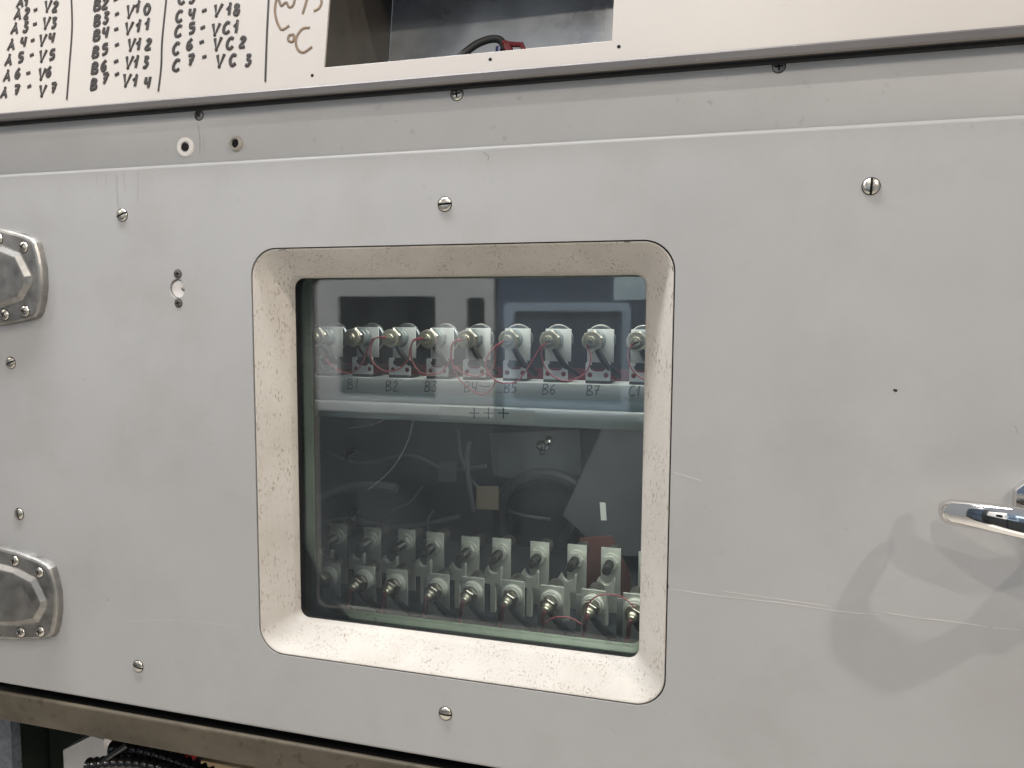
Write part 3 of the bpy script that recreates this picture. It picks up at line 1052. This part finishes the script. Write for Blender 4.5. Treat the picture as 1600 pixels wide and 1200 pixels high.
def upper_diode():
    t = thing('stud_diode', 'x', 'diode', (0, 0, 0), GU)
    plate('foot_bracket', [[(-0.0145, 0.0), (0.0145, 0.0), (0.0145, 0.020), (0.0125, 0.0215), (0.008, 0.0215), (0.0075, 0.0185), (0.010, 0.0165), (0.008, 0.0125), (0.0045, 0.0105), (-0.0045, 0.0105),
                            (-0.008, 0.0125), (-0.010, 0.0165), (-0.0075, 0.0185), (-0.008, 0.0215), (-0.0125, 0.0215), (-0.0145, 0.020)],
                           circ(-0.0095, 0.0065, 0.0030, 16)[::-1], circ(0.0095, 0.0065, 0.0030, 16)[::-1]], 0.002, 'bracket', t, (0.005, 0.010, 0.0035), 0.0002, 1)
    bm = BM(); box(bm, -0.0095, 0.0195, 0.010, 0.040, 0.0, 0.0033, 0.0004); obj('foot', bm, 'stud', t)
    bm = BM(); box(bm, -0.0105, 0.0205, 0.024, 0.0265, 0.0240, 0.0625, 0.0003); obj('heat_sink_plate', bm, 'fin', t)
    c = (0, 0, 0.0497)
    bm = BM()
    lathe(bm, [(0.0118, 0.0238), (0.0118, 0.019), (0.0110, 0.018), (0.0110, 0.0135), (0.0118, 0.0125), (0.0118, 0.008), (0.0110, 0.007), (0.0105, 0.004)], 28, c)
    obj('insulator', bm, 'ceramic', t)
    bm = BM(); hexnut(bm, c, 0.0126, -0.0035, 0.0045, 0.3); obj('hex_nut', bm, 'nut', t)
    bm = BM()
    lathe(bm, [(0.0110, -0.0034), (0.0110, -0.0062), (0.0104, -0.0072), (0.0082, -0.0074), (0.0078, -0.0070), (0.0072, -0.0074), (0.0062, -0.0074), (0.006, -0.0070)], 32, c)
    obj('brass_washer', bm, 'brass', t)
    bm = BM()
    lathe(bm, [(0.0055, -0.006), (0.0055, -0.0095), (0.0048, -0.0105), (0.0030, -0.0105), (0.0028, -0.0125), (0.0012, -0.0132)], 20, c)
    obj('stud', bm, 'brass', t)
    bm = BM()
    lathe(bm, [(0.007, 0.0268), (0.009, 0.0400), (0.0160, 0.0420), (0.0172, 0.0435), (0.0172, 0.0460), (0.0150, 0.0475), (0.0146, 0.050), (0.010, 0.052)], 36, (0.0015, 0, 0.0497))
    lathe(bm, [(0.0045, 0.0520), (0.0045, 0.060), (0.003, 0.062)], 12, (0.0015, 0, 0.0497))
    dc = obj('diode_can', bm, 'can', t)
    bm = BM()
    ringp = [[Vector((0.0015 + (0.0172 + 0.0011 * math.cos(q)) * math.cos(a), 0.0450 + 0.0011 * math.sin(q), 0.0497 + (0.0172 + 0.0011 * math.cos(q)) * math.sin(a))) for q in [2 * PI * k / 8 for k in range(8)]]
             for a in [2 * PI * k / 36 for k in range(37)]]
    loft(bm, ringp)
    obj('rim', bm, 'screw', dc)
    bm = BM()
    tube(bm, [(0.005, 0.004, 0.040), (0.010, 0.006, 0.030), (0.017, 0.012, 0.019), (0.026, 0.030, 0.008)], 0.0046, 12, 6, flat=0.8)
    obj('cable_lug', bm, 'sleeve', t)
    return t


names = ['left of the B1 mark, leftmost and half hidden by the frame', 'above the handwritten B1 mark', 'above the handwritten B2 mark', 'above the handwritten B3 mark', 'above the handwritten B4 mark',
         'above the handwritten B5 mark', 'above the handwritten B6 mark', 'above the handwritten B7 mark', 'above the handwritten C1 mark, cut off by the frame']
proto = upper_diode()
for i, nm in enumerate(names):
    o = proto if i == 0 else copy_tree(proto)
    o.location = (-0.217 + 0.05 * i + random.uniform(-.001, .001), YR + random.uniform(-.0015, .0015), 1.2810)
    o.rotation_euler = (0, 0, math.radians(random.uniform(-3.5, 3.5)))
    o['label'] = 'upper rail stud diode ' + nm

# red wires between the upper diodes
wires = [
    ('thin red wire sagging from the B1 diode to the B2 diode', [(508, 560), (518, 571), (535, 582), (555, 580), (568, 563), (580, 533), (588, 528), (603, 528)]),
    ('thin red wire looping from the B2 diode to the B3 diode', [(603, 527), (586, 529), (579, 545), (580, 560), (588, 572), (602, 580), (622, 577), (637, 563), (642, 540), (648, 530), (663, 528)]),
    ('thin red wire looping from the B3 diode to the B4 diode', [(662, 529), (646, 533), (642, 548), (645, 566), (655, 580), (668, 585), (688, 582), (703, 563), (705, 542), (712, 532), (730, 530)]),
    ('thin red wire drooping lowest, across the B4 mark to the B5 diode', [(728, 531), (712, 534), (706, 545), (707, 568), (718, 593), (740, 612), (756, 616), (768, 608), (773, 594), (763, 584), (759, 567), (764, 553), (774, 541), (790, 532)]),
    ('thin red wire short loop between the B4 and B5 diodes', [(710, 572), (720, 581), (740, 588), (757, 585), (770, 575), (774, 559), (776, 544), (786, 534)]),
    ('thin red wire slanting from below the B5 diode to the B6 diode', [(764, 583), (775, 595), (792, 599), (810, 594), (824, 576), (838, 553), (846, 541), (858, 533)]),
    ('thin red wire hanging from the B6 diode to the B7 diode', [(856, 534), (847, 543), (847, 559), (854, 578), (871, 592), (889, 595), (906, 589), (916, 581), (922, 567), (922, 552), (918, 541), (926, 535)]),
    ('thin dark red wire hanging from the C1 diode behind the frame edge', [(994, 534), (984, 543), (981, 559), (988, 578), (1004, 592), (1020, 598)]),
]
for lab, pp in wires:
    bm = BM()
    n = len(pp)
    P = []
    for i, (u, v) in enumerate(pp):
        y = 0.1105 if 0 < i < n - 1 else 0.108
        P.append(at(u, v, y))
    tube(bm, P, 0.00085, 8, 6)
    tag(obj('red_wire', bm, 'redwire'), lab, 'wire', 'red wires between the upper diodes')

# ------------------------------------------------------------------ lower rows
GF = 'stud diodes in the front lower row'
GB = 'stud diodes in the back lower row'
ORD = ['first', 'second', 'third', 'fourth', 'fifth', 'sixth', 'seventh', 'eighth', 'ninth', 'tenth']


def front_diode():
    t = thing('stud_diode', 'x', 'diode', (0, 0, 0), GF)
    bm = BM(); box(bm, -0.0145, 0.0145, 0.140, 0.143, 0.0, 0.066, 0.0003); obj('heat_sink_plate', bm, 'finlow', t)
    c = (0, 0, 0.0485)
    bm = BM(); lathe(bm, [(0.0135, 0.1398), (0.0135, 0.1335), (0.0128, 0.1320), (0.0115, 0.1315), (0.0105, 0.1300)], 28, c); obj('washer', bm, 'plast', t)
    bm = BM(); hexnut(bm, c, 0.0112, 0.1245, 0.1305, 0.2); hexnut(bm, c, 0.0100, 0.1165, 0.1235, 0.55); obj('hex_nut', bm, 'nut', t)
    bm = BM(); lathe(bm, [(0.0060, 0.1170), (0.0060, 0.1125), (0.0045, 0.1105), (0.0045, 0.1060), (0.0035, 0.1045)], 18, c); obj('stud', bm, 'brass', t)
    bm = BM(); lathe(bm, [(0.0085, 0.1432), (0.0095, 0.155), (0.0095, 0.165), (0.006, 0.170)], 20, (0, 0, 0.0585)); obj('diode_can', bm, 'screw', t)
    bm = BM(); box(bm, 0.0225, 0.0345, 0.176, 0.178, 0.0, 0.046, 0.0003); obj('side_fin', bm, 'fingrey', t)
    bm = BM(); tube(bm, [(0.004, 0.121, 0.040), (0.010, 0.124, 0.030), (0.019, 0.135, 0.016), (0.024, 0.150, 0.004)], 0.0044, 12, 6); obj('cable_lug', bm, 'sleeve', t)
    bm = BM()
    tube(bm, [(0, 0.1065, 0.0485), (-0.0010, 0.1030, 0.0455), (-0.0022, 0.1020, 0.038), (-0.0028, 0.1025, 0.031)], 0.0026, 10, 6)
    rl = obj('red_sleeve', bm, 'redlead', t)
    bm = BM()
    tube(bm, [(-0.0026, 0.1025, 0.033), (-0.0050, 0.1020, 0.024), (-0.0080, 0.1030, 0.012), (-0.009, 0.105, 0.001)], 0.0008, 8, 5)
    tube(bm, [(-0.0026, 0.1022, 0.033), (-0.0030, 0.1020, 0.024), (-0.0020, 0.1030, 0.012), (-0.001, 0.105, 0.001)], 0.0008, 8, 5)
    obj('red_lead', bm, 'redwire', rl)
    return t


proto = front_diode()
for i in range(9):
    o = proto if i == 0 else copy_tree(proto)
    o.location = (-0.218 + 0.05 * i + random.uniform(-.0012, .0012), random.uniform(-.002, .002), 0.9655 + random.uniform(-.0, .0015))
    o.rotation_euler = (0, 0, math.radians(random.uniform(-1.2, 1.2)))
    o['label'] = ('front lower row diode with hex nuts and red lead, ' + ORD[i] + ' from the left') if i < 8 else 'front lower row diode cut off by the right window frame, rightmost'


def back_diode():
    t = thing('stud_diode', 'x', 'diode', (0, 0, 0), GB)
    bm = BM(); box(bm, -0.0130, 0.0130, 0.240, 0.243, 0.0, 0.088, 0.0003); obj('heat_sink_plate', bm, 'finlow', t)
    c = (0, 0, 0.0705)
    bm = BM(); lathe(bm, [(0.0115, 0.2398), (0.0115, 0.236), (0.0108, 0.2345)], 28, c); hexnut(bm, c, 0.0108, 0.228, 0.2345, 0.1); obj('nut_washer', bm, 'plast', t)
    bm = BM()
    pr = []
    y = 0.229
    for k in range(9):
        pr += [(0.0062, y), (0.0054, y - 0.0014)]
        y -= 0.0028
    pr += [(0.0060, y), (0.0060, y - 0.006), (0.0052, y - 0.0075), (0.0032, y - 0.0075), (0.003, y - 0.006)]
    lathe(bm, pr, 18, c)
    obj('threaded_stud', bm, 'stud', t)
    bm = BM(); lathe(bm, [(0.0095, 0.2432), (0.0105, 0.252), (0.0105, 0.262), (0.0085, 0.265), (0.0085, 0.275), (0.005, 0.277)], 22, (0.003, 0, 0.0755)); obj('diode_can', bm, 'screw', t)
    return t


proto = back_diode()
for i in range(10):
    o = proto if i == 0 else copy_tree(proto)
    o.location = (-0.258 + 0.05 * i + random.uniform(-.0012, .0012), random.uniform(-.003, .003), 0.9655 + random.uniform(-.0, .002))
    o.rotation_euler = (0, 0, math.radians(random.uniform(-1.0, 1.0)))
    o['label'] = ('back lower row diode with bare black stud, ' + ORD[i] + ' from the left') if i < 9 else 'back lower row diode almost hidden behind the right window frame, rightmost'

crad = [(-0.0035, 0.0), (0.0035, 0.0), (0.0035, 0.0385), (0.0110, 0.0385), (0.0118, 0.0600), (0.0105, 0.0622), (0.0085, 0.0575), (0.0055, 0.0540), (0.0015, 0.0525), (-0.0025, 0.0535),
        (-0.0055, 0.0565), (-0.0078, 0.0625), (-0.0118, 0.0565), (-0.0118, 0.0385), (-0.0035, 0.0385)]
cme = plate_mesh('cradle_block', [crad], 0.008, 0.0003, 1)
for i in range(9):
    o = link('cradle_block', cme, 'plast' if i == 0 else None)
    o.location = (-0.2610 + 0.05 * (i), 0.200, 0.9655)
    tag(o, 'pale notched cradle block between the two lower diode rows, ' + (ORD[i] + ' from the left' if i < 8 else 'rightmost'), 'block', 'notched cradle blocks between the lower diode rows')

for lab, pp, y in (('thin red wire arching low between two front lower diodes near the right', [(846, 984), (853, 973), (866, 965), (883, 964), (897, 968), (912, 978)], 0.100),
                   ('thin red wire arching high over the front lower row beside the right frame', [(917, 968), (916, 952), (922, 940), (934, 931), (950, 929), (967, 931), (982, 940), (992, 950)], 0.098)):
    bm = BM()
    tube(bm, [at(u, v, y) for u, v in pp], 0.0008, 8, 6)
    tag(obj('red_wire', bm, 'redwire'), lab, 'wire', 'red wires arching between the lower diodes')

# ------------------------------------------------------------------ things hanging further back in the compartment, plus stand-ins for a mirrored person
def quad_slab(name, px, y, th, m):
    return plate(name, [[(p.x, p.z) for p in [at(u, v, y) for u, v in px]]], th, m, None, (0, y, 0), 0.0)


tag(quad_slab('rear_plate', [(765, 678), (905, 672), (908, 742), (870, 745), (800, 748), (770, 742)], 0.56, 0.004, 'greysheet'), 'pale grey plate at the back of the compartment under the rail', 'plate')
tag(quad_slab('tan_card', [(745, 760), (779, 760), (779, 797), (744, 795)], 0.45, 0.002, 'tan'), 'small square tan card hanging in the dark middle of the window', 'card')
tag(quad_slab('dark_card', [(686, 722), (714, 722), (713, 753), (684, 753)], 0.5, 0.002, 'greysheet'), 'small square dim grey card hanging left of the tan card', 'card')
o = tag(quad_slab('reflected_garment', [(879, 805), (942, 668), (1040, 660), (1040, 870), (960, 868), (915, 838)], 0.40, 0.003, 'sheet'), 'slanting grey slab standing in for a garment mirrored in the pane', 'sheet')  # solid slab shaped and coloured as a mirrored garment, no sheet hangs here
tag(quad_slab('reflected_tag', [(937, 785), (946, 786), (948, 813), (939, 813)], 0.397, 0.0015, 'paper'), 'small white slab standing in for a tag mirrored on the grey garment', 'tag')  # tag on the mirrored garment, built as a slab
tag(quad_slab('reflected_brown_shape', [(905, 842), (955, 838), (985, 900), (985, 1020), (895, 1020), (915, 900)], 0.30, 0.006, 'brown'), 'red brown slab standing in for part of a person mirrored in the pane', 'board')  # mirrored part of a person, built as a coloured slab
for lab, pp, y, r, m in (('pale curved cable arching across the left of the dark compartment', [(470, 800), (500, 778), (540, 764), (580, 759), (620, 764)], 0.42, 0.0085, 'greysheet'),
                         ('thin pale wire hanging diagonally below the rail at the left', [(646, 656), (637, 690), (620, 722), (600, 745), (575, 765)], 0.15, 0.0005, 'paper'),
                         ('short thin pale wire just under the rail at the left', [(600, 656), (580, 664), (545, 669)], 0.15, 0.0005, 'paper'),
                         ('thick black cable looping round the middle of the dark compartment', [(785, 860), (782, 800), (800, 760), (850, 742), (900, 760), (905, 800), (880, 850)], 0.50, 0.012, 'sleeve'),
                         ('grey cable hanging straight down left of the tan card', [(733, 690), (730, 715), (732, 750), (740, 800)], 0.5, 0.005, 'sheet')):
    bm = BM()
    tube(bm, [at(u, v, y) for u, v in pp], r, 10, 6)
    tag(obj('hanging_cable', bm, m), lab, 'cable', 'loose cables inside the compartment')
for lab, pp, y, r, m in (('thin dark wire bundle running across the back of the compartment, upper', [(500, 700), (560, 725), (640, 712), (700, 735), (760, 728)], 0.53, 0.0040, 'greysheet'),
                         ('dim grey wire dropping in a loop behind the tan card', [(715, 672), (722, 720), (745, 760), (800, 800), (860, 812)], 0.54, 0.0032, 'sheet'),
                         ('bluish thin wire hanging behind the left lower diodes', [(660, 760), (640, 785), (610, 800), (590, 830)], 0.45, 0.0018, 'sheet'),
                         ('short bright wire end sticking up behind the fourth lower diode', [(672, 842), (668, 815), (678, 797)], 0.38, 0.0020, 'sheet'),
                         ('dark ribbed cable along the rear wall at the lower left', [(480, 830), (540, 812), (620, 825), (720, 808)], 0.55, 0.0060, 'greysheet')):
    bm = BM()
    tube(bm, [at(u, v, y) for u, v in pp], r, 10, 6)
    tag(obj('hanging_cable', bm, m), lab, 'cable', 'loose cables inside the compartment')
for i, (u, v, s, lab) in enumerate(((845, 692, 1.0, 'bright metal terminal hanging below the rail, the larger of two'), (858, 684, 0.7, 'bright metal terminal hanging below the rail, the smaller of two'),
                                    (556, 798, 1.3, 'dim round metal terminal at the lower left behind the pane'), (553, 705, 1.2, 'dim metal terminal at the upper left under the rail'))):
    q = at(u, v, 0.44)
    bm = BM()
    lathe(bm, [(0.003 * s, 0.0), (0.0085 * s, -0.002), (0.0085 * s, -0.010), (0.005 * s, -0.013), (0.005 * s, -0.022), (0.002 * s, -0.024)], 14)
    bmesh.ops.rotate(bm, verts=bm.verts, cent=(0, 0, 0), matrix=Euler((0.7, 0.3 * i, 0.4)).to_matrix())
    tag(obj('metal_terminal', bm, 'chrome', None, q), lab, 'terminal', 'metal terminals deep in the compartment')

# ------------------------------------------------------------------ under the ledge
q = at(60, 1200, 0.10)
bm = BM(); box(bm, at(-60, 1150, 0.06).x, at(17, 1150, 0.06).x, 0.06, 0.075, 0.4, 0.86); tag(obj('blue_grey_post', bm, 'bluegrey'), 'blue grey speckled post at the lower left corner under the ledge', 'post')
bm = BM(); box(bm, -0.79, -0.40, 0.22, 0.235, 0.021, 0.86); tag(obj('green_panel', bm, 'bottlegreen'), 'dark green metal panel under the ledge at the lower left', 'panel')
a_, b_, c_, d_ = at(98, 1172, 0.12), at(142, 1150, 0.12), at(300, 1158, 0.12), at(98, 1260, 0.12)
jb = thing('junction_box', 'pale grey angular box under the ledge beside the black hoses', 'box', (a_.x, 0.12, d_.z))
plate('housing', [[(0, 0), (0.36, 0), (0.36, 0.10), (b_.x - a_.x, b_.z - d_.z), (0, a_.z - d_.z)]], 0.08, 'boxgrey', jb, (0, 0, 0), 0.001)
q = at(181, 1161, 0.118)
bm = BM(); lathe(bm, [(0.016, 0.002), (0.016, -0.006), (0.0135, -0.008), (0.0125, -0.004), (0.008, -0.004), (0.007, -0.008), (0.002, -0.008)], 26)
obj('round_socket', bm, 'whiteplastic', jb, q - Vector(jb.location))


def hose(pp, y, r, lab, pitch=0.0118):
    path = smooth_path([at(u, v, y) for u, v in pp], 24)
    # resample by length
    acc = [0]
    for a, b in zip(path, path[1:]):
        acc.append(acc[-1] + (b - a).length)
    n = int(acc[-1] / (pitch / 6))
    fine_ = []
    j = 0
    for i in range(n + 1):
        s = acc[-1] * i / n
        while j < len(acc) - 2 and acc[j + 1] < s:
            j += 1
        t = (s - acc[j]) / max(1e-9, acc[j + 1] - acc[j])
        fine_.append(path[j].lerp(path[j + 1], t))
    bm = BM()
    rings = []
    for i, p in enumerate(fine_):
        t = (fine_[min(i + 1, n)] - fine_[max(i - 1, 0)]).normalized()
        s = t.cross(Vector((0, 1, 0))).normalized()
        u = s.cross(t)
        rad_ = r * (1.0 - 0.30 * (0, 0.45, 0.9, 1.0, 0.9, 0.45)[i % 6])
        rings.append([p + s * rad_ * math.cos(2 * PI * k / 16) + u * rad_ * math.sin(2 * PI * k / 16) for k in range(16)])
    loft(bm, rings, True, True, True)
    return tag(obj('corrugated_hose', bm, 'hose', None, (0, 0, 0), 60), lab, 'hose', 'black corrugated hoses under the ledge')


hose([(178, 1170), (205, 1170), (245, 1180), (300, 1200), (350, 1222), (420, 1256)], 0.075, 0.0120, 'black corrugated hose nearest under the ledge edge')
hose([(140, 1196), (190, 1192), (240, 1198), (300, 1218), (360, 1250)], 0.060, 0.0105, 'black corrugated hose in front, lower of the pair')
bm = BM(); tube(bm, [at(138, 1210, 0.055), at(168, 1185, 0.058), at(200, 1163, 0.060)], 0.0045, 12, 4); tag(obj('smooth_hose', bm, 'hose'), 'smooth black tube slanting up beside the corrugated hoses', 'hose')
q = at(287, 1183, 0.10)
bm = BM(); lathe(bm, [(0.004, -0.02), (0.011, -0.018), (0.012, 0.0), (0.011, 0.018)], 20); tag(obj('red_plug', bm, 'red', None, q), 'red round plug peeking out behind the hoses', 'plug')
q = at(350, 1200, 0.11)
bm = BM(); box(bm, -0.03, 0.05, -0.01, 0.02, -0.03, 0.012, 0.002); tag(obj('ochre_block', bm, 'ochre', None, q), 'ochre plastic block behind the hoses at the ledge', 'block')

# ------------------------------------------------------------------ cabinets across the aisle (seen mirrored in the pane), plus an added unseen rack
YO = -1.53
oc = thing('pale_cabinet', 'pale cabinet across the aisle with a dark rectangular opening, mirrored in the pane', 'cabinet', (-0.95, YO, 0))
pl = plate_mesh('front', [[(-1.6, 1.03), (-0.462, 1.03), (-0.462, 1.9), (-1.6, 1.9)], rr(-1.026, -0.664, 1.086, 1.427, 0.008)[::-1], rr(-0.555, -0.492, 1.22, 1.422, 0.012)[::-1]], 0.02, 0.0, 1)
o = link('front', pl, 'oppwhite', oc, (0.95, -0.02, 0))
bm = BM(); box(bm, -1.6, -0.462, -0.5, -0.021, 1.9, 1.93); box(bm, -1.6, -0.462, -0.5, -0.48, 1.03, 1.9); box(bm, -1.6, -0.462, -0.5, -0.0, 0.0, 1.02)
obj('carcass', bm, 'dark', oc, (0.95, 0, 0))
ob = thing('blue_machine', 'dark blue machine across the aisle with a pale blue window frame, mirrored in the pane', 'machine', (0.3, YO, 0))
bm = BM(); box(bm, -0.46, 1.2, -0.6, -0.03, 1.03, 1.85); obj('body', bm, 'oppblue', ob, (-0.3, 0, 0))
bm = BM(); box(bm, -0.46, 1.2, -0.6, -0.06, 0.0, 1.028); obj('base', bm, 'dark', ob, (-0.3, 0, 0))
me = plate_mesh('window_frame', [rr(-0.431, -0.018, 1.05, 1.405, 0.02), rr(-0.395, -0.045, 1.085, 1.378, 0.012)[::-1]], 0.02, 0.002, 1)
link('window_frame', me, 'oppframe', ob, (-0.3, -0.029, 0))
bm = BM(); box(bm, -0.075, 0.35, -0.028, -0.024, 1.415, 1.62); obj('sky_reflection_sheet', bm, 'skyreflect', ob, (-0.3, 0, 0))  # pale blue sheet added in place of a bright sky reflection

dr = thing('added_dark_rack', 'tall dark rack shape added out of view to darken the chrome reflections', 'rack', (-2.9, -1.6, 0))  # unseen rack added so the chrome reflects something dark
bm = BM(); box(bm, -4.2, -1.62, -2.2, -1.35, 0.0, 2.3, 0.01)
obj('carcass', bm, 'dark', dr, (2.9, 1.6, 0))
for k in range(3):
    bm = BM(); box(bm, -4.1, -1.72, -1.345, -1.338, 0.25 + 0.68 * k, 0.85 + 0.68 * k, 0.002)
    obj('drawer_front', bm, 'oppblue', dr, (2.9, 1.6, 0))
